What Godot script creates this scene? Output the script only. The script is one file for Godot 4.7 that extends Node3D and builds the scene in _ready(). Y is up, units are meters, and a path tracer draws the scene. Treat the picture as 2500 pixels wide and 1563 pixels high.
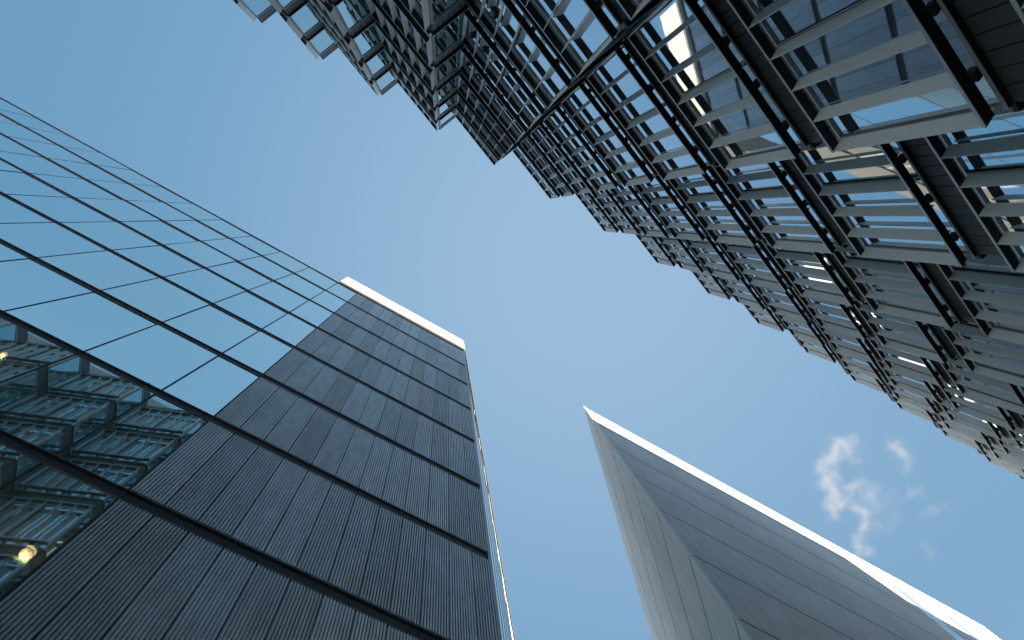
extends Node3D
# Looking straight up between three office buildings. Units are metres, y is up, x runs along the street.
# Heights called "rel" are measured from the camera, EYE metres above the pavement.

const EYE := 1.6
const SUN_DIR := Vector3(-0.430, 0.511, 0.745)      # towards the sun
const FACE_A := -5.945                              # glass and panel plane of the left building
const GLASS_A := -5.945
const NOSE := -5.93                                # outer edge of its ledges; also the plane of the wedge building
const SKY := 0.2645                                  # brightness of the sky at the exposure below
const BAND := 0.33                                  # height of the black floor bands
const STOREY := 3.884
const LEVEL0 := 10.42                              # rel height of the lowest ledge in view

# ---------------------------------------------------------------- small helpers
var used := {}
var cam_at := Vector3(0, EYE, 0)
var cam_basis := Basis(Vector3(0.86156874, -0.09223891, 0.49919063), Vector3(-0.48396577, 0.14755672, 0.86255675), Vector3(-0.15322022, -0.98474311, 0.08248978))

func level(k: int) -> float:
	return EYE + LEVEL0 + STOREY * k

func numbered(parent: Node, called: String) -> String:
	var key := str(parent.get_instance_id()) + called
	var n: int = used.get(key, 0)
	used[key] = n + 1
	return called if n == 0 else "%s_%03d" % [called, n]

func thing(called: String, label: String, category: String, at := Vector3.ZERO) -> Node3D:
	var o := Node3D.new()
	o.name = numbered(self, called)
	add_child(o)
	o.position = at
	o.set_meta("label", label)
	o.set_meta("category", category)
	return o

func part(parent: Node, called: String, mesh: Mesh, at := Vector3.ZERO, turn := 0.0) -> MeshInstance3D:
	var o := MeshInstance3D.new()
	o.name = numbered(parent, called)
	o.mesh = mesh
	parent.add_child(o)
	o.position = at
	o.rotation.y = turn
	return o

func begin() -> SurfaceTool:
	var st := SurfaceTool.new()
	st.begin(Mesh.PRIMITIVE_TRIANGLES)
	return st

func quad(st: SurfaceTool, a: Vector3, b: Vector3, c: Vector3, d: Vector3, out: Vector3) -> void:
	var n := (b - a).cross(c - a)
	if n.length() < 1e-10:
		n = (c - a).cross(d - a)
	n = n.normalized()
	if n.dot(out) < 0.0:
		n = -n
	var seq := [a, b, c, a, c, d]
	if (b - a).cross(c - a).dot(n) > 0.0:
		seq = [a, c, b, a, d, c]
	for p in seq:
		st.set_normal(n)
		st.set_uv(Vector2(p.x + p.z, p.y))
		st.add_vertex(p)

# A prism whose plan is the quad p[0..3] (Vector2 of x and z), from y0 to y1.
func prism(st: SurfaceTool, p: Array, y0: float, y1: float) -> void:
	var mid := Vector2.ZERO
	for q in p: mid += q
	mid /= p.size()
	for i in p.size():
		var a: Vector2 = p[i]
		var b: Vector2 = p[(i + 1) % p.size()]
		var m := (a + b) / 2.0 - mid
		var e := (b - a).normalized()
		var o := Vector2(-e.y, e.x)
		if o.dot(m) < 0.0: o = -o
		quad(st, Vector3(a.x, y0, a.y), Vector3(b.x, y0, b.y), Vector3(b.x, y1, b.y), Vector3(a.x, y1, a.y), Vector3(o.x, 0, o.y))
	if p.size() == 4:
		for s in [[y0, -1.0], [y1, 1.0]]:
			quad(st, Vector3(p[0].x, s[0], p[0].y), Vector3(p[1].x, s[0], p[1].y), Vector3(p[2].x, s[0], p[2].y), Vector3(p[3].x, s[0], p[3].y), Vector3(0, s[1], 0))

func box(st: SurfaceTool, x0: float, x1: float, y0: float, y1: float, z0: float, z1: float) -> void:
	prism(st, [Vector2(x0, z0), Vector2(x1, z0), Vector2(x1, z1), Vector2(x0, z1)], y0, y1)

func done(st: SurfaceTool, m: Material) -> ArrayMesh:
	var mesh := st.commit()
	mesh.surface_set_material(0, m)
	return mesh

func add_surface(mesh: ArrayMesh, st: SurfaceTool, m: Material) -> ArrayMesh:
	st.commit(mesh)
	mesh.surface_set_material(mesh.get_surface_count() - 1, m)
	return mesh

# ---------------------------------------------------------------- textures and materials
func noise_image(freq: float, octaves: int, noise_seed: int, low: float, high: float, size := 512, stretch := 1.0) -> Image:
	var n := FastNoiseLite.new()
	n.seed = noise_seed
	n.noise_type = FastNoiseLite.TYPE_SIMPLEX_SMOOTH
	n.frequency = freq
	n.fractal_octaves = octaves
	var src := n.get_seamless_image(size, size, false, false, 0.15)
	src.convert(Image.FORMAT_L8)
	if stretch > 1.0:
		src.resize(size, maxi(8, int(size / stretch)), Image.INTERPOLATE_BILINEAR)
		src.resize(size, size, Image.INTERPOLATE_BILINEAR)
		# pulled out along y: streaks that run down a wall
		var part_of := src.get_region(Rect2i(0, 0, size, maxi(8, int(size / stretch))))
		part_of.resize(size, size, Image.INTERPOLATE_CUBIC)
		src = part_of
	var out := Image.create(size, size, false, Image.FORMAT_RGB8)
	for y in size:
		for x in size:
			var v := lerpf(low, high, src.get_pixel(x, y).r)
			out.set_pixel(x, y, Color(v, v, v))
	return out

func tex(im: Image) -> ImageTexture:
	im.generate_mipmaps()
	return ImageTexture.create_from_image(im)

func mat(called: String, linear: Color, rough: float, metal := 0.0) -> StandardMaterial3D:
	var m := StandardMaterial3D.new()
	m.resource_name = called
	m.albedo_color = linear.linear_to_srgb()
	m.roughness = rough
	m.metallic = metal
	return m

func textured(m: StandardMaterial3D, t: Texture2D, scale: float) -> StandardMaterial3D:
	m.albedo_texture = t
	m.uv1_triplanar = true
	m.uv1_world_triplanar = true
	m.uv1_scale = Vector3.ONE * scale
	return m

var M := {}
var T := {}

func make_materials() -> void:
	T.grain = tex(noise_image(0.06, 4, 3, 0.86, 1.0))
	T.streak = tex(noise_image(0.035, 4, 7, 0.84, 1.0, 512, 6.0))
	T.paving = tex(noise_image(0.05, 5, 11, 0.65, 1.0))
	var wave := noise_image(0.012, 2, 21, 0.0, 1.0, 512)
	wave.bump_map_to_normal_map(1.0)
	T.wave = tex(wave)
	M.panel = []
	for k in 4:
		var v: float = [0.74, 0.88, 0.80, 0.92][k]
		M.panel.append(textured(mat("dark ribbed aluminium", Color(v * 0.97, v, v * 1.03), 0.45, 0.68), T.streak, 0.23))
	M.silver = []
	for k in 4:
		var v: float = [0.84, 0.89, 0.92, 0.87][k]
		M.silver.append(textured(mat("silver ribbed aluminium", Color(v, v * 0.98, v * 0.95), 0.5, 0.25), T.streak, 0.17))
	M.black = textured(mat("black painted metal", Color(0.018, 0.017, 0.017), 0.55), T.grain, 0.7)
	M.soffit = textured(mat("dark bronze metal", Color(0.03, 0.027, 0.026), 0.6), T.grain, 0.7)
	M.bronze = textured(mat("bronze grey cladding", Color(0.30, 0.27, 0.24), 0.5, 0.4), T.grain, 0.9)
	M.edge = textured(mat("dark grey edge strip", Color(0.20, 0.20, 0.21), 0.45, 0.4), T.grain, 0.9)
	M.nosing = textured(mat("grey anodised edge", Color(0.62, 0.62, 0.62), 0.4, 0.5), T.grain, 0.9)
	M.fin = []
	for k in 3:
		var v: float = [0.95, 0.97, 0.93][k]
		M.fin.append(textured(mat("light grey anodised fin", Color(v, v, v), 0.4, 0.0), T.grain, 1.3))
	M.slat = textured(mat("dark louvre slat", Color(0.085, 0.083, 0.08), 0.5, 0.2), T.grain, 0.8)
	M.white = textured(mat("silver metal in sunlit white", Color(0.80, 0.785, 0.76), 0.42, 0.45), T.grain, 0.4)  # the wedge's silver top row, with sunlight put into its colour
	M.cream = textured(mat("pale metal cladding", Color(0.50, 0.43, 0.34), 0.95), T.streak, 0.4)
	M.coping = textured(mat("warm grey metal coping", Color(0.40, 0.36, 0.31), 0.6, 0.0), T.grain, 0.4)
	M.pale = mat("sunlit tone of pale green glass", Color(0.62, 0.70, 0.64), 0.5)  # opaque stand-in for the top glass strips, painted as pale as in sun
	M.core = textured(mat("grey concrete", Color(0.27, 0.265, 0.255), 0.9), T.grain, 0.3)
	M.glass_a = mat("reflective teal glass", Color(0.65, 0.84, 0.86), 0.015, 1.0)
	M.glass_b = mat("reflective blue glass", Color(0.68, 0.78, 0.85), 0.015, 0.92)
	M.glass_c = mat("pale green glass", Color(0.80, 0.90, 0.86), 0.05, 0.7)
	for g in [M.glass_a, M.glass_b]:
		g.normal_enabled = true
		g.normal_texture = T.wave
		g.normal_scale = 0.022
		g.uv1_triplanar = true
		g.uv1_world_triplanar = true
		g.uv1_scale = Vector3.ONE * 0.35
	M.glass_tints = [M.glass_a]
	for c in [Color(0.62, 0.82, 0.86), Color(0.68, 0.85, 0.84)]:
		var g: StandardMaterial3D = M.glass_a.duplicate()
		g.albedo_color = c.linear_to_srgb()
		M.glass_tints.append(g)
	M.glass_r = M.glass_b.duplicate()
	M.glass_r.resource_name = "teal tinted glass"
	M.glass_r.albedo_color = Color(0.36, 0.56, 0.62).linear_to_srgb()
	M.clear = M.glass_a.duplicate()
	M.clear.resource_name = "half reflective teal glass"
	M.clear.transparency = BaseMaterial3D.TRANSPARENCY_ALPHA
	M.clear.metallic = 0.82
	M.clear.albedo_color = Color(0.70, 0.86, 0.88, 0.0)
	M.timber = textured(mat("oak lining", Color(0.42, 0.28, 0.15), 0.5), T.streak, 0.6)
	M.paving = textured(mat("grey stone paving", Color(0.38, 0.37, 0.35), 0.85), T.paving, 0.3)
	M.plaster = textured(mat("grey render", Color(0.35, 0.345, 0.335), 0.9), T.grain, 0.3)
	M.roof = mat("roof covering", Color(0.16, 0.16, 0.16), 0.9)

# ---------------------------------------------------------------- sky
func make_sky() -> PanoramaSkyMaterial:
	var w := 512
	var h := 256
	var low := Image.create(w, h, false, Image.FORMAT_RGBF)
	var sun := SUN_DIR.normalized()
	var vignette_at := Vector3(0.22, 1.0, 0.04).normalized()      # lens vignetting painted into the sky, palest here
	for j in h:
		var up := cos(PI * (j + 0.5) / h)
		var flat := sqrt(1.0 - up * up)
		for i in w:
			var a := TAU * (i + 0.5) / w
			var d := Vector3(sin(a) * flat, up, -cos(a) * flat)
			var toward := clampf(d.dot(sun), -1.0, 1.0)
			var t := pow(1.0 - maxf(up, 0.0), 3.2)
			var vignette := 1.0 - smoothstep(0.03, 0.80, acos(clampf(d.dot(vignette_at), -1.0, 1.0)))
			var c := Vector3(0.155, 0.340, 0.548).lerp(Vector3(0.325, 0.505, 0.708), vignette).lerp(Vector3(1.65, 1.75, 1.80), t) * SKY
			var glow := pow(maxf(toward, 0.0), 18.0)
			c += Vector3(0.9, 0.85, 0.75) * glow * SKY
			if up < 0.0:
				c = Vector3(0.236, 0.440, 0.655) * SKY
			low.set_pixel(i, j, Color(c.x, c.y, c.z))
	low.resize(2048, 1024, Image.INTERPOLATE_CUBIC)
	# thin wisps of cloud
	var fine := FastNoiseLite.new()
	fine.seed = 12
	fine.frequency = 9.0
	fine.fractal_octaves = 5
	var warp := FastNoiseLite.new()
	warp.seed = 9
	warp.frequency = 5.0
	warp.fractal_octaves = 3
	# spines of the wisps as points above a flat layer: x/y and z/y of the direction, and a width
	var wisps := [
		[[Vector2(0.7426, 0.0065), Vector2(0.7235, 0.0008), Vector2(0.7202, -0.0208), Vector2(0.7298, -0.0494), Vector2(0.7570, -0.0627), Vector2(0.7714, -0.0861)], 0.017, 0.60],
		[[Vector2(0.7570, -0.0627), Vector2(0.7721, -0.0702), Vector2(0.7773, -0.0924)], 0.017, 0.62],
		[[Vector2(0.7706, -0.0679), Vector2(0.7911, -0.0446), Vector2(0.8186, -0.0456)], 0.017, 0.45],
		[[Vector2(0.8028, -0.0664), Vector2(0.8348, -0.0810), Vector2(0.8443, -0.1044), Vector2(0.8424, -0.1212), Vector2(0.8650, -0.1270)], 0.012, 0.55],
		[[Vector2(0.8048, 0.0460), Vector2(0.8293, 0.0376), Vector2(0.8397, 0.0277)], 0.013, 0.50],
		[[Vector2(0.7646, -0.0063), Vector2(0.7687, -0.0025)], 0.012, 0.22],
		[[Vector2(0.8441, -0.0290), Vector2(0.8709, -0.0526), Vector2(0.8777, -0.0743)], 0.015, 0.18],
		[[Vector2(0.8756, -0.0061), Vector2(0.8839, -0.0033)], 0.014, 0.20],
		[[Vector2(0.9185, -0.0276), Vector2(0.9404, -0.0003)], 0.012, 0.12],
		[[Vector2(0.9457, -0.0707), Vector2(0.9668, -0.0758)], 0.012, 0.12],
		[[Vector2(0.8315, -0.0545), Vector2(0.8525, -0.0749)], 0.020, 0.20],
	]
	for j in range(60, 420):
		var up := cos(PI * (j + 0.5) / 1024.0)
		var flat := sqrt(1.0 - up * up)
		for i in range(380, 660):
			var a := TAU * (i + 0.5) / 2048.0
			var p := Vector2(sin(a) * flat, -cos(a) * flat) / up
			var q := p + Vector2(0.016, 0.004) + 0.013 * Vector2(warp.get_noise_2d(p.x * 5.0, p.y * 5.0), warp.get_noise_2d(p.x * 5.0 + 7.0, p.y * 5.0 - 4.0))
			var cover := 0.0
			for wsp in wisps:
				var best := 9.0
				var line: Array = wsp[0]
				for s in line.size() - 1:
					var c := Geometry2D.get_closest_point_to_segment(q, line[s], line[s + 1])
					best = minf(best, c.distance_to(q))
				var body := exp(-pow(best / wsp[1], 2.0))
				var tatter := fine.get_noise_2d(q.x * 3.2, q.y * 3.2) * 0.55 + 0.5
				cover = maxf(cover, 1.1 * wsp[2] * body * smoothstep(0.0, 0.85, tatter * (0.45 + body * 0.75)))
			if cover > 0.003:
				low.set_pixel(i, j, low.get_pixel(i, j).lerp(Color(0.80, 0.80, 0.83) * SKY, cover))
	var m := PanoramaSkyMaterial.new()
	m.panorama = ImageTexture.create_from_image(low)
	return m

# ---------------------------------------------------------------- ribbed sheet, facing +z, its left lower corner at the origin
func ribbed(w: float, h: float, ribs: int, deep: float, share: float) -> SurfaceTool:
	var st := begin()
	var p := w / ribs
	var fwd := Vector3(0, 0, 1)
	for i in ribs:
		var x0 := p * i
		var a := x0 + p * (1.0 - share) * 0.35
		var b := x0 + p * (1.0 - share) * 0.65
		var c := b + p * share
		var d := minf(c + p * (1.0 - share) * 0.30, x0 + p)
		var xs := [x0, a, b, c, d]
		var zs := [0.0, 0.0, deep, deep, 0.0]
		for s in 4:
			if xs[s + 1] - xs[s] > 1e-5:
				quad(st, Vector3(xs[s], 0, zs[s]), Vector3(xs[s + 1], 0, zs[s + 1]), Vector3(xs[s + 1], h, zs[s + 1]), Vector3(xs[s], h, zs[s]), fwd)
		if x0 + p - d > 1e-5:
			quad(st, Vector3(d, 0, 0), Vector3(x0 + p, 0, 0), Vector3(x0 + p, h, 0), Vector3(d, h, 0), fwd)
		for y in [0.0, h]:
			quad(st, Vector3(a, y, 0), Vector3(b, y, deep), Vector3(c, y, deep), Vector3(d, y, 0), Vector3(0, -1.0 if y == 0.0 else 1.0, 0))
	# the sheet has a back and edges
	var t := -0.03
	quad(st, Vector3(0, 0, t), Vector3(w, 0, t), Vector3(w, h, t), Vector3(0, h, t), -fwd)
	quad(st, Vector3(0, 0, t), Vector3(w, 0, t), Vector3(w, 0, 0), Vector3(0, 0, 0), Vector3(0, -1, 0))
	quad(st, Vector3(0, h, t), Vector3(w, h, t), Vector3(w, h, 0), Vector3(0, h, 0), Vector3(0, 1, 0))
	quad(st, Vector3(0, 0, t), Vector3(0, 0, 0), Vector3(0, h, 0), Vector3(0, h, t), Vector3(-1, 0, 0))
	quad(st, Vector3(w, 0, t), Vector3(w, 0, 0), Vector3(w, h, 0), Vector3(w, h, t), Vector3(1, 0, 0))
	return st

func pane(w: float, h: float) -> SurfaceTool:
	var st := begin()
	box(st, 0, w, 0, h, -0.02, 0)
	return st

# ---------------------------------------------------------------- building A: glass and dark ribbed panels
func build_dark_tower() -> void:
	var o := thing("office_tower", "dark office block with blue glass panes beside ribbed grey panels and sunlit parapet", "building", Vector3(-2, 0, -12))
	var at := -o.position
	var rng := RandomNumberGenerator.new()
	rng.seed = 4
	var edge := -2.13                      # where glass gives way to panels
	var mull := -3.28
	var columns := 14
	var corner := 4.40
	var along := Vector2(0.63, -0.7766)    # the side wall's direction
	var low := -2
	var top := 7
	# backing walls
	var st := begin()
	var far_x := mull - 1.651 * columns
	prism(st, [Vector2(far_x, FACE_A - 0.07), Vector2(corner - 0.08, FACE_A - 0.07), Vector2(corner - 0.08, FACE_A - 0.07) + along * 24.0, Vector2(far_x, FACE_A - 18.7)], level(1), level(top) - 0.03)
	part(o, "core", done(st, M.core), at)
	st = begin()
	box(st, edge, corner - 0.08, 0, level(1), FACE_A - 0.2, FACE_A - 0.07)
	part(o, "lower_wall", done(st, M.core), at)
	st = begin()
	box(st, far_x, edge, 0, level(1), FACE_A - 9.0, FACE_A - 8.8)
	part(o, "inner_wall", done(st, M.plaster), at)
	for k in [-1, 0, 1]:
		st = begin()
		box(st, far_x, edge - 0.01, level(k) - 0.30, level(k) - 0.02, FACE_A - 8.79, FACE_A - 0.062)
		part(o, "floor_slab", done(st, M.core), at)
	# ledges, one storey each, in lengths that meet at open joints
	var xs := [corner + 0.02]
	var x := corner + 0.02
	xs = [corner + 0.02, edge + 0.5503 * 9, edge + 0.5503 * 6, edge + 0.5503 * 3, edge]
	for j in columns: xs.append(mull - 1.651 * j)
	xs.append(far_x)
	var lengths := {}
	for k in range(low, top + 1):
		for j in xs.size() - 1:
			var wide: float = snappedf(xs[j] - xs[j + 1] - 0.008, 0.001)
			if not lengths.has(wide):
				var body := begin()
				box(body, 0, wide, -BAND + 0.020, -0.020, -0.05, -0.012)
				var mesh := done(body, M.black)
				var nose := begin()
				box(nose, 0, wide, -0.019, 0.0, -0.05, 0.012)
				box(nose, 0, wide, -BAND, -BAND + 0.019, -0.05, 0.010)
				lengths[wide] = add_surface(mesh, nose, M.edge)
			part(o, "floor_band", lengths[wide], at + Vector3(xs[j + 1] + 0.004, level(k) + 0.006, FACE_A))
	# glass
	var tall := STOREY - BAND - 0.02
	var wide_panes := []
	for g in M.glass_tints: wide_panes.append(done(pane(1.651 - 0.046, tall), g))
	var wide_clear := done(pane(1.651 - 0.046, tall), M.clear)
	var end_pane := done(pane(edge - mull - 0.05, tall), M.glass_a)
	var end_clear := done(pane(edge - mull - 0.05, tall), M.clear)
	for k in range(low, top):
		var seen_through := k < 1
		for j in range(-1, columns):
			var g: MeshInstance3D
			if j < 0:
				g = part(o, "glass_pane", end_clear if seen_through else end_pane, at + Vector3(mull + 0.023, level(k) + 0.012, GLASS_A))
			else:
				g = part(o, "glass_pane", wide_clear if seen_through else wide_panes[rng.randi() % 3], at + Vector3(mull - 1.651 * (j + 1) + 0.023, level(k) + 0.012, GLASS_A))
			g.rotation = Vector3(rng.randf_range(-0.0025, 0.0025), rng.randf_range(-0.002, 0.002), 0)
		for j in range(-1, columns):
			st = begin()
			box(st, mull - 1.651 * (j + 1) - 0.021, mull - 1.651 * (j + 1) + 0.021, level(k) + 0.010, level(k + 1) - BAND - 0.002, GLASS_A - 0.06, GLASS_A - 0.005)
			part(o, "mullion", done(st, M.black), at)
	st = begin()
	box(st, edge - 0.024, edge + 0.006, level(low), level(top) - BAND, FACE_A - 0.4, FACE_A + 0.003)
	part(o, "jamb", done(st, M.black), at)
	# ribbed panels
	for k in range(low, top):
		for j in 12:
			var px := edge + 0.5503 * j
			var w := 0.533 if j < 11 else corner - px - 0.006
			var key := "p%d" % j if j == 11 else "p"
			var m: Material = M.panel[rng.randi() % 4]
			var mk := key + m.resource_name + str(M.panel.find(m))
			if not T.has(mk):
				T[mk] = done(ribbed(w, tall - 0.035, 10 if j < 11 else 8, 0.030, 0.60), m)
			part(o, "ribbed_panel", T[mk], at + Vector3(px + 0.009, level(k) + 0.030, FACE_A - 0.012))
	# parapet over the panels
	var base_y := level(top) + 0.012
	var crown := EYE + 41.0
	var left_end := -3.28
	var n := 14
	var step := (4.44 - left_end) / n
	for j in n:
		st = begin()
		box(st, left_end + step * j + 0.004, left_end + step * (j + 1) - 0.004, base_y + 0.62, crown, NOSE - 0.06, NOSE)
		part(o, "parapet_panel", done(st, M.coping), at)
		st = begin()
		box(st, left_end + step * j + 0.004, left_end + step * (j + 1) - 0.004, base_y, base_y + 0.60, NOSE - 0.10, NOSE - 0.03)
		part(o, "parapet_base", done(st, M.coping), at)
	st = begin()
	box(st, left_end + 0.01, 4.40, base_y + 0.02, crown - 0.05, NOSE - 0.5, NOSE - 0.105)
	part(o, "parapet_back", done(st, M.plaster), at)
	# side wall, a sliver from the street
	var c0 := Vector2(corner, FACE_A + 0.01)
	var turn := atan2(-along.y, along.x)
	st = begin()
	prism(st, [c0 + Vector2(-0.05, 0.0), c0 + Vector2(0.02, 0.01), c0 + Vector2(0.02, 0.01) + along * 0.18, c0 + Vector2(-0.05, -0.02) + along * 0.18], level(low), level(top) - 0.01)
	part(o, "corner_post", done(st, M.nosing), at)
	var side_pane := done(pane(1.42, STOREY - 0.05), M.glass_a)
	var side_solid := done(pane(1.42, STOREY - 0.05), M.cream)
	var side_fin_st := begin()
	box(side_fin_st, 0, 0.22, 0, STOREY - 0.05, -0.03, 0.006)
	var side_fin := done(side_fin_st, M.silver[1])
	var side := Vector2(-along.y, along.x)
	for k in range(low, top):
		for j in 12:
			var p := c0 + along * (0.22 + 1.68 * j)
			part(o, "side_pane", side_pane if k < top - 1 else side_solid, at + Vector3(p.x, level(k), p.y), turn)
			p = c0 + along * (0.22 + 1.68 * j + 1.44)
			part(o, "side_pier", side_fin, at + Vector3(p.x, level(k), p.y), turn)
	for j in 12:
		st = begin()
		box(st, 0.0, 1.66, 0, crown - base_y, -0.1, 0.02)
		var p := Vector2(4.44, NOSE) + along * (0.05 + 1.68 * j)
		part(o, "side_parapet", done(st, M.cream), at + Vector3(p.x, base_y, p.y), turn)
	st = begin()
	prism(st, [Vector2(far_x, FACE_A - 0.1), Vector2(4.2, FACE_A - 0.6), Vector2(4.2, FACE_A - 0.6) + along * 20.0, Vector2(far_x, FACE_A - 18.0)], level(top) - 0.02, level(top) + 0.0)
	part(o, "roof", done(st, M.roof), at)
	# timber lining seen through the lowest glass
	for j in 14:
		st = begin()
		box(st, far_x + 4.0, edge - 0.62, level(0) - 0.62, level(0) - 0.58, FACE_A - 1.28 - 0.30 * j - 0.285, FACE_A - 1.28 - 0.30 * j)
		part(o, "ceiling_board", done(st, M.timber), at)

# a round can light hanging from the slab, seen through the glass
func can_light(at: Vector3, label: String, size: float, energy: float) -> void:
	var o := thing("ceiling_lamp", label, "lamp", at)
	var can := begin()
	lathe(can, [[0.0, 0.0], [size, 0.0], [size, -size * 0.35], [size * 0.86, -size * 0.35], [size * 0.86, -size * 0.3]])
	part(o, "housing", done(can, M.black))
	var glow := mat("lit diffuser", Color(1.0, 0.86, 0.62), 0.4)
	glow.emission_enabled = true
	glow.emission = Color(1.0, 0.83, 0.55)
	glow.emission_energy_multiplier = 6.0
	var drum := begin()
	lathe(drum, [[size * 0.84, -size * 0.31], [size * 0.84, -size * 1.5], [size * 0.6, -size * 1.62], [0.0, -size * 1.65]])
	part(o, "diffuser", done(drum, glow))
	var ring := begin()
	lathe(ring, [[size * 0.85, -size * 1.05], [size * 0.92, -size * 1.05], [size * 0.92, -size * 1.25], [size * 0.85, -size * 1.25]])
	part(o, "ring", done(ring, M.black))
	var l := OmniLight3D.new()
	l.name = "lamp_light"
	l.light_color = Color(1.0, 0.80, 0.52)
	l.light_energy = energy
	l.light_size = size * 0.8
	l.omni_range = 12.0
	l.omni_attenuation = 2.0
	l.shadow_enabled = true
	o.add_child(l)
	l.position = Vector3(0, -size * 2.1, 0)

func lathe(st: SurfaceTool, prof: Array) -> void:
	var n := 24
	for s in prof.size() - 1:
		for i in n:
			var a := TAU * i / n
			var b := TAU * (i + 1) / n
			var r0: float = prof[s][0]
			var r1: float = prof[s + 1][0]
			var p := Vector3(cos(a) * r0, prof[s][1], sin(a) * r0)
			var q := Vector3(cos(b) * r0, prof[s][1], sin(b) * r0)
			var u := Vector3(cos(b) * r1, prof[s + 1][1], sin(b) * r1)
			var v := Vector3(cos(a) * r1, prof[s + 1][1], sin(a) * r1)
			var m := (a + b) / 2.0
			var dr := r1 - r0
			var dy: float = prof[s + 1][1] - prof[s][1]
			var out := Vector3(cos(m) * -dy, dr, sin(m) * -dy)
			if r0 < 1e-5:
				quad(st, p, u, v, p + (v - p) * 0.0, out)
			elif r1 < 1e-5:
				quad(st, p, q, u, p, out)
			else:
				quad(st, p, q, u, v, out)

# ---------------------------------------------------------------- building C: the silver wedge
func build_wedge() -> void:
	var o := thing("wedge_building", "pointed silver ribbed metal building whose top edge glows white in the sun", "building", Vector3(30, 0, -14))
	var at := -o.position
	var rng := RandomNumberGenerator.new()
	rng.seed = 8
	var tip := Vector2(12.95, NOSE)
	var back := Vector2(0.7302, -0.6833)
	var end_x := 45.6
	var crown := EYE + 41.0
	var st := begin()
	var t := tip + Vector2(0.12, -0.05)
	prism(st, [t, Vector2(end_x - 0.06, NOSE - 0.05), Vector2(end_x - 0.06, NOSE - 22.0), t + back * 28.0], 0.0, crown - 0.35)
	part(o, "core", done(st, M.core), at)
	st = begin()
	box(st, tip.x + 0.3, end_x, 0, level(1) - 0.02, NOSE - 0.04, NOSE)
	part(o, "lower_wall", done(st, M.silver[0]), at)
	# bands of ribbed panels, front: openings of glass from 34.5 to 36 and from 38.6 to 39.6
	var runs := [[tip.x + 0.06, 34.5, 13], [36.0, 38.6, 2], [39.6, end_x - 0.02, 4]]
	for k in range(1, 8):
		var y0 := level(k) + 0.055
		var y1 := level(k + 1) - 0.055 if k < 7 else crown
		for r in runs:
			var w: float = (r[1] - r[0]) / r[2]
			for j in r[2]:
				var m: int = rng.randi() % 4
				var key := "c%.3f_%.3f_%d" % [w, y1 - y0, m]
				if not T.has(key):
					T[key] = done(ribbed(w - 0.002, y1 - y0, int(round(w / 0.0553)), 0.008, 0.7), M.silver[m] if k < 7 else M.white)
				part(o, "front_panel", T[key], at + Vector3(r[0] + w * j, y0, NOSE - 0.012))
		for g in [[34.5, 36.0], [38.6, 39.6]]:
			st = begin()
			box(st, g[0] + 0.01, g[1] - 0.01, y0, y1, NOSE - 0.035, NOSE - 0.004)
			part(o, "glass_strip", done(st, M.glass_c if k < 7 else M.pale), at)
		# black strip added as the shade in the joint under each band
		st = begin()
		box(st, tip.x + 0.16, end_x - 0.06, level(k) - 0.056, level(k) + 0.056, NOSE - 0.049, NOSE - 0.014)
		part(o, "joint_shade", done(st, M.black), at)
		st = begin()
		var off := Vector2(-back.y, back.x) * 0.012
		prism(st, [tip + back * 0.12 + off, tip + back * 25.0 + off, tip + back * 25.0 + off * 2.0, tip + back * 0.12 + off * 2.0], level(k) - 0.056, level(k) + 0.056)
		part(o, "side_joint_shade", done(st, M.black), at)
		# the side that runs back from the tip
		var turn := atan2(-back.y, back.x)
		for j in 14:
			var m: int = rng.randi() % 4
			var key := "s_%.3f_%d" % [y1 - y0, m]
			if not T.has(key):
				# ribbed() faces +z; this wall faces the other way, so it is laid from its far end
				T[key] = done(ribbed(1.798, y1 - y0, 32, 0.008, 0.7), M.silver[m])
			var p := tip + back * (0.08 + 1.8 * (j + 1)) + Vector2(back.y, -back.x) * -0.0
			part(o, "side_panel", T[key], at + Vector3(p.x, y0, p.y), turn + PI)
	# trim down the sharp corner
	st = begin()
	prism(st, [tip + Vector2(-0.03, 0.016), tip + Vector2(0.15, 0.016), tip + Vector2(0.17, -0.06), tip + back * 0.09], level(1), crown)
	part(o, "corner_trim", done(st, M.fin[0]), at)
	st = begin()
	prism(st, [t, Vector2(end_x - 0.1, NOSE - 0.08), Vector2(end_x - 0.1, NOSE - 21.0), t + back * 27.0], crown - 0.34, crown - 0.3)
	part(o, "roof", done(st, M.roof), at)
	st = begin()
	box(st, end_x - 0.055, end_x, 0, crown, NOSE - 22.0, NOSE - 0.03)
	part(o, "end_wall", done(st, M.silver[1]), at)

# ---------------------------------------------------------------- building B: sawtooth bays with fins
const PITCH := 3.399
const RUN := 2.949            # how far a bay runs along x
const FALL := 1.112           # how far it comes forward over that run
const TOP_T := 36.70          # rel height of the topmost ledge
const RISE := 3.88

func bay_at(x: float, dz: float) -> Vector2:
	return Vector2(x, -x * FALL / RUN + dz)

func bay_slab(st: SurfaceTool, x0: float, x1: float, y0: float, y1: float, d0: float, d1: float) -> void:
	prism(st, [bay_at(x0, d0), bay_at(x1, d0), bay_at(x1, d1), bay_at(x0, d1)], y0, y1)

func ret_at(u: float, off: float) -> Vector2:     # along the return wall from the front corner, off = outwards
	var a := Vector2(RUN + 0.011, -FALL + 0.262)
	var b := Vector2(PITCH + 0.005, 0.262)
	var e := (b - a).normalized()
	return a + e * u + Vector2(-e.y, e.x) * -off

func ret_slab(st: SurfaceTool, u0: float, u1: float, y0: float, y1: float, f0: float, f1: float) -> void:
	prism(st, [ret_at(u0, f0), ret_at(u1, f0), ret_at(u1, f1), ret_at(u0, f1)], y0, y1)

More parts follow.
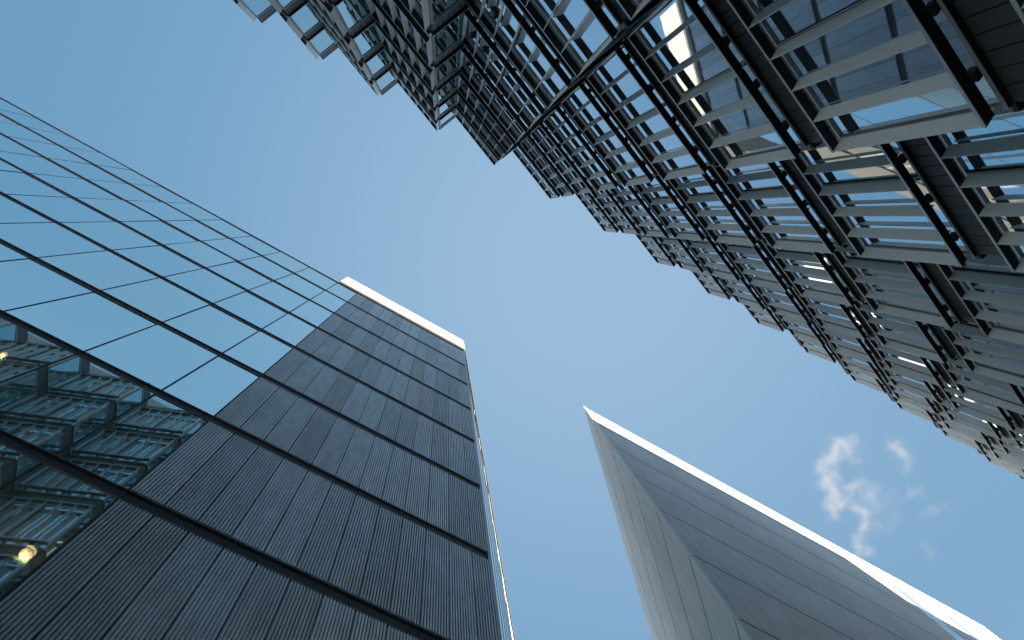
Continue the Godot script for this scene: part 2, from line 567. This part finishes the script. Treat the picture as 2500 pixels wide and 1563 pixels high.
# Puts the copies of one kind of part that show largest as parts of their own, the rest as one part.
func spread(o: Node3D, called: String, meshes: Array, places: Array, centre: Vector3) -> void:
	var list := []
	for i in places.size():
		var c: Vector3 = (places[i] + centre - cam_at) * cam_basis
		var seen := c.z < -0.5 and absf(c.x / c.z) < 0.80 and absf(c.y / c.z) < 0.52
		list.append([c.length() + (0.0 if seen else 500.0), i])
	list.sort_custom(func(a, b): return a[0] < b[0])
	var rest := []
	for i in list.size():
		var p: Vector3 = places[list[i][1]]
		if i < 300:
			part(o, called, meshes[(list[i][1] * 7 + list[i][1] / 5) % meshes.size()], p - o.position)
		else:
			rest.append(p - o.position)
	if rest.is_empty():
		return
	var mm := MultiMesh.new()
	mm.transform_format = MultiMesh.TRANSFORM_3D
	mm.mesh = meshes[0]
	mm.instance_count = rest.size()
	for i in rest.size():
		mm.set_instance_transform(i, Transform3D(Basis(), rest[i]))
	var mi := MultiMeshInstance3D.new()
	mi.name = "further_" + called + "s"
	mi.multimesh = mm
	mi.set_meta("kind", "stuff")
	o.add_child(mi)

func build_sawtooth() -> void:
	var o := thing("sawtooth_building", "office building with stepped sawtooth bays, grey vertical fins and black floor ledges", "building", Vector3(18, 0, 9))
	var first := -3
	var last := 18
	var rows := 10
	var spots := []
	var y_max := EYE + TOP_T
	for i in range(first, last + 1):
		for k in rows:
			spots.append(Vector3(PITCH * i - 12.74 - RUN, y_max - RISE * k, 3.483 + FALL))
	var halves := [[0.0, RUN / 2 - 0.007], [RUN / 2 + 0.007, RUN]]
	# upper ledge, from which the fins hang
	var st := begin()
	var nose := begin()
	for q in halves:
		bay_slab(st, q[0], q[1], 0, 0.04, 0.009, 0.15)
		bay_slab(nose, q[0], q[1], -0.004, 0.046, 0, 0.0085)
	spread(o, "upper_ledge", [add_surface(done(st, M.black), nose, M.nosing)], spots, Vector3(1.5, 0, -0.5))
	# lower ledge with the brackets that hold it
	st = begin()
	nose = begin()
	var by := -2.81
	for q in halves:
		bay_slab(st, q[0], q[1], by, by + 0.04, 0.009, 0.15)
		bay_slab(nose, q[0], q[1], by - 0.004, by + 0.046, 0, 0.0085)
	for b in [0.25, 0.98, 1.72, 2.45]:
		bay_slab(st, b, b + 0.10, by - 0.118, by - 0.002, 0.11, 0.19)
	spread(o, "lower_ledge", [add_surface(done(st, M.black), nose, M.nosing)], spots, Vector3(1.5, -2.8, -0.5))
	# sill ledge against the wall
	st = begin()
	nose = begin()
	bay_slab(st, 0.05, RUN - 0.02, by - 0.185, by - 0.12, 0.17, 0.27)
	bay_slab(nose, 0.05, RUN - 0.02, by - 0.188, by - 0.13, 0.1615, 0.1695)
	spread(o, "sill_ledge", [add_surface(done(st, M.soffit), nose, M.nosing)], spots, Vector3(1.5, -2.9, -0.2))
	# fins
	var fin_places := []
	for s in spots:
		for j in 7:
			var x := clampf(RUN / 6.0 * j, 0.008, RUN - 0.008)
			var p := bay_at(x, 0.0)
			fin_places.append(s + Vector3(p.x, 0, p.y))
	var fins := []
	for v in 3:
		st = begin()
		prism(st, [Vector2(-0.007, 0.009), Vector2(0.007, 0.009), Vector2(0.007, 0.222), Vector2(-0.007, 0.222)], by + 0.041, -0.001)
		fins.append(done(st, M.fin[v]))
	spread(o, "fin", fins, fin_places, Vector3(0, -1.4, 0.1))
	# windows: two panes and a mullion to each bay
	var pane_places := []
	for s in spots:
		pane_places.append(s)
		var p := bay_at(RUN / 2.0, 0.0)
		pane_places.append(s + Vector3(p.x, 0, p.y))
	st = begin()
	bay_slab(st, 0.03, RUN / 2.0 - 0.025, by - 0.118, 0.028, 0.265, 0.285)
	spread(o, "glass_pane", [done(st, M.glass_b)], pane_places, Vector3(0.7, -1.4, 0.2))
	st = begin()
	bay_slab(st, RUN / 2.0 - 0.022, RUN / 2.0 + 0.022, by - 0.118, 0.028, 0.225, 0.286)
	nose = begin()
	for x in [RUN / 2.0 - 0.03, RUN / 2.0 + 0.018]:
		bay_slab(nose, x, x + 0.012, by - 0.116, 0.026, 0.214, 0.2245)
	spread(o, "mullion", [add_surface(done(st, M.black), nose, M.nosing)], spots, Vector3(1.5, -1.4, 0))
	st = begin()
	bay_slab(st, -0.01, 0.028, by - 0.118, 0.028, 0.23, 0.286)
	spread(o, "jamb", [done(st, M.black)], spots, Vector3(0, -1.4, 0))
	st = begin()
	bay_slab(st, 0.0, RUN, 0.03, 0.075, 0.225, 0.287)
	spread(o, "window_head", [done(st, M.nosing)], spots, Vector3(1.5, 0.3, 0))
	# ribbed spandrel above each window
	st = begin()
	var slats := 16
	for j in slats:
		var w := (RUN - 0.02) / slats
		bay_slab(st, 0.01 + w * j + 0.008, 0.01 + w * (j + 1) - 0.008, 0.077, RISE + by - 0.187, 0.243, 0.27)
	spread(o, "spandrel", [done(st, M.slat)], spots, Vector3(1.5, 0.6, 0))
	# the short return walls
	var rl := ret_at(0, 0).distance_to(Vector2(PITCH + 0.005, 0.262))
	st = begin()
	ret_slab(st, 0.05, rl - 0.02, by - 0.118, 0.028, -0.03, 0.0)
	spread(o, "return_pane", [done(st, M.glass_r)], spots, Vector3(3.2, -1.4, 0))
	st = begin()
	nose = begin()
	ret_slab(st, -0.02, rl - 0.05, by - 0.185, by - 0.12, -0.02, 0.09)
	ret_slab(nose, -0.02, rl - 0.05, by - 0.188, by - 0.13, 0.0905, 0.098)
	spread(o, "return_sill", [add_surface(done(st, M.soffit), nose, M.nosing)], spots, Vector3(3.2, -2.9, 0))
	st = begin()
	for j in 7:
		var w := rl / 7.0
		ret_slab(st, w * j + 0.008, w * (j + 1) - 0.008, 0.077, RISE + by - 0.187, -0.02, 0.012)
	spread(o, "return_spandrel", [done(st, M.slat)], spots, Vector3(3.2, 0.6, 0))
	st = begin()
	ret_slab(st, 0.0, rl - 0.03, 0.03, 0.075, -0.02, 0.03)
	spread(o, "return_head", [done(st, M.nosing)], spots, Vector3(3.2, 0.3, 0))
	st = begin()
	ret_slab(st, -0.02, 0.048, by - 0.118, 0.028, -0.03, 0.035)
	spread(o, "corner_post", [done(st, M.bronze)], spots, Vector3(3.0, -1.4, -0.8))
	# parapet above the topmost windows
	var tops := []
	for i in range(first, last + 1):
		tops.append(Vector3(PITCH * i - 12.74 - RUN, y_max, 3.483 + FALL))
	st = begin()
	bay_slab(st, 0.02, RUN + 0.02, RISE + by - 0.185, 1.02, 0.24, 0.32)
	ret_slab(st, -0.02, rl - 0.06, RISE + by - 0.185, 1.02, -0.05, 0.02)
	spread(o, "parapet", [done(st, M.soffit)], tops, Vector3(1.5, 1.5, 0))
	# solid wall behind the glass, one toothed body
	st = begin()
	var z_back := 30.0
	for i in range(first, last + 1):
		var s := Vector2(PITCH * i - 12.74 - RUN, 3.483 + FALL)
		var a := s + bay_at(0.0, 0.33)
		var b := s + bay_at(RUN - 0.03, 0.33)
		var c := s + Vector2(PITCH, 0.33)
		for e in [[a, b], [b, c]]:
			prism_face(st, e[0], e[1], 0.0, y_max + 0.98)
			quad(st, Vector3(e[0].x, y_max + 0.98, e[0].y), Vector3(e[1].x, y_max + 0.98, e[1].y), Vector3(e[1].x, y_max + 0.98, z_back), Vector3(e[0].x, y_max + 0.98, z_back), Vector3.UP)
	var x0 := PITCH * first - 12.74 - RUN
	var x1 := PITCH * (last + 1) - 12.74 - RUN
	quad(st, Vector3(x0, 0, 5.1), Vector3(x0, 0, z_back), Vector3(x0, y_max + 0.98, z_back), Vector3(x0, y_max + 0.98, 5.1), Vector3(-1, 0, 0))
	quad(st, Vector3(x1, 0, 5.1), Vector3(x1, 0, z_back), Vector3(x1, y_max + 0.98, z_back), Vector3(x1, y_max + 0.98, 5.1), Vector3(1, 0, 0))
	quad(st, Vector3(x0, 0, z_back), Vector3(x1, 0, z_back), Vector3(x1, y_max + 0.98, z_back), Vector3(x0, y_max + 0.98, z_back), Vector3(0, 0, 1))
	part(o, "core", done(st, M.core), -o.position)
	# unseen set-back block added on the roof for its shadow: its long straight edge throws the shade on the walls across the street
	st = begin()
	box(st, x0 - 20.0, 22.7, y_max + 0.99, EYE + 48.44, 9.0, 26.0)
	part(o, "shade_caster_storey", done(st, M.plaster), -o.position)
	st = begin()
	box(st, 22.71, x1 + 1.0, y_max + 0.99, EYE + 45.4, 9.0, 26.0)
	part(o, "shade_caster_storey", done(st, M.plaster), -o.position)

func prism_face(st: SurfaceTool, a: Vector2, b: Vector2, y0: float, y1: float) -> void:
	quad(st, Vector3(a.x, y0, a.y), Vector3(b.x, y0, b.y), Vector3(b.x, y1, b.y), Vector3(a.x, y1, a.y), Vector3(0.2, 0, -1))

# ---------------------------------------------------------------- the scene
func _ready() -> void:
	var cam := Camera3D.new()
	cam.name = "camera"
	cam.fov = 49.546
	cam.near = 0.1
	cam.far = 2000.0
	cam.transform = Transform3D(cam_basis, cam_at)
	add_child(cam)
	cam.current = true
	var env := Environment.new()
	env.background_mode = Environment.BG_SKY
	env.sky = Sky.new()
	env.sky.sky_material = make_sky()
	env.tonemap_mode = Environment.TONE_MAPPER_LINEAR
	env.tonemap_exposure = 3.8
	env.sdfgi_enabled = true
	env.ssao_enabled = true
	env.ssil_enabled = true
	var we := WorldEnvironment.new()
	we.name = "environment"
	we.environment = env
	add_child(we)
	var sun := DirectionalLight3D.new()
	sun.name = "sun"
	sun.light_energy = 1.6
	sun.light_color = Color(1.0, 0.95, 0.87)
	sun.light_angular_distance = 0.5
	sun.shadow_enabled = true
	add_child(sun)
	sun.look_at_from_position(Vector3.ZERO, -SUN_DIR.normalized(), Vector3.UP)
	make_materials()
	# ground
	var st := begin()
	box(st, -150, 150, -0.2, 0, -150, 150)
	var ground := part(self, "pavement", done(st, M.paving))
	ground.set_meta("kind", "structure")
	ground.set_meta("label", "grey stone paving of the street between the buildings")
	build_dark_tower()
	build_wedge()
	build_sawtooth()
	can_light(Vector3(-0.2858 * 10.0, level(0) - 0.33, -0.7208 * 10.0 - 0.0), "round warm lamp glowing behind the lowest glass, beside oak ceiling boards", 0.105, 0.16)
	can_light(Vector3(-0.438 * 13.8, level(1) - 0.33, -0.4636 * 13.8 - 0.15), "tiny yellow lamp behind the upper glass at the left edge", 0.06, 0.04)
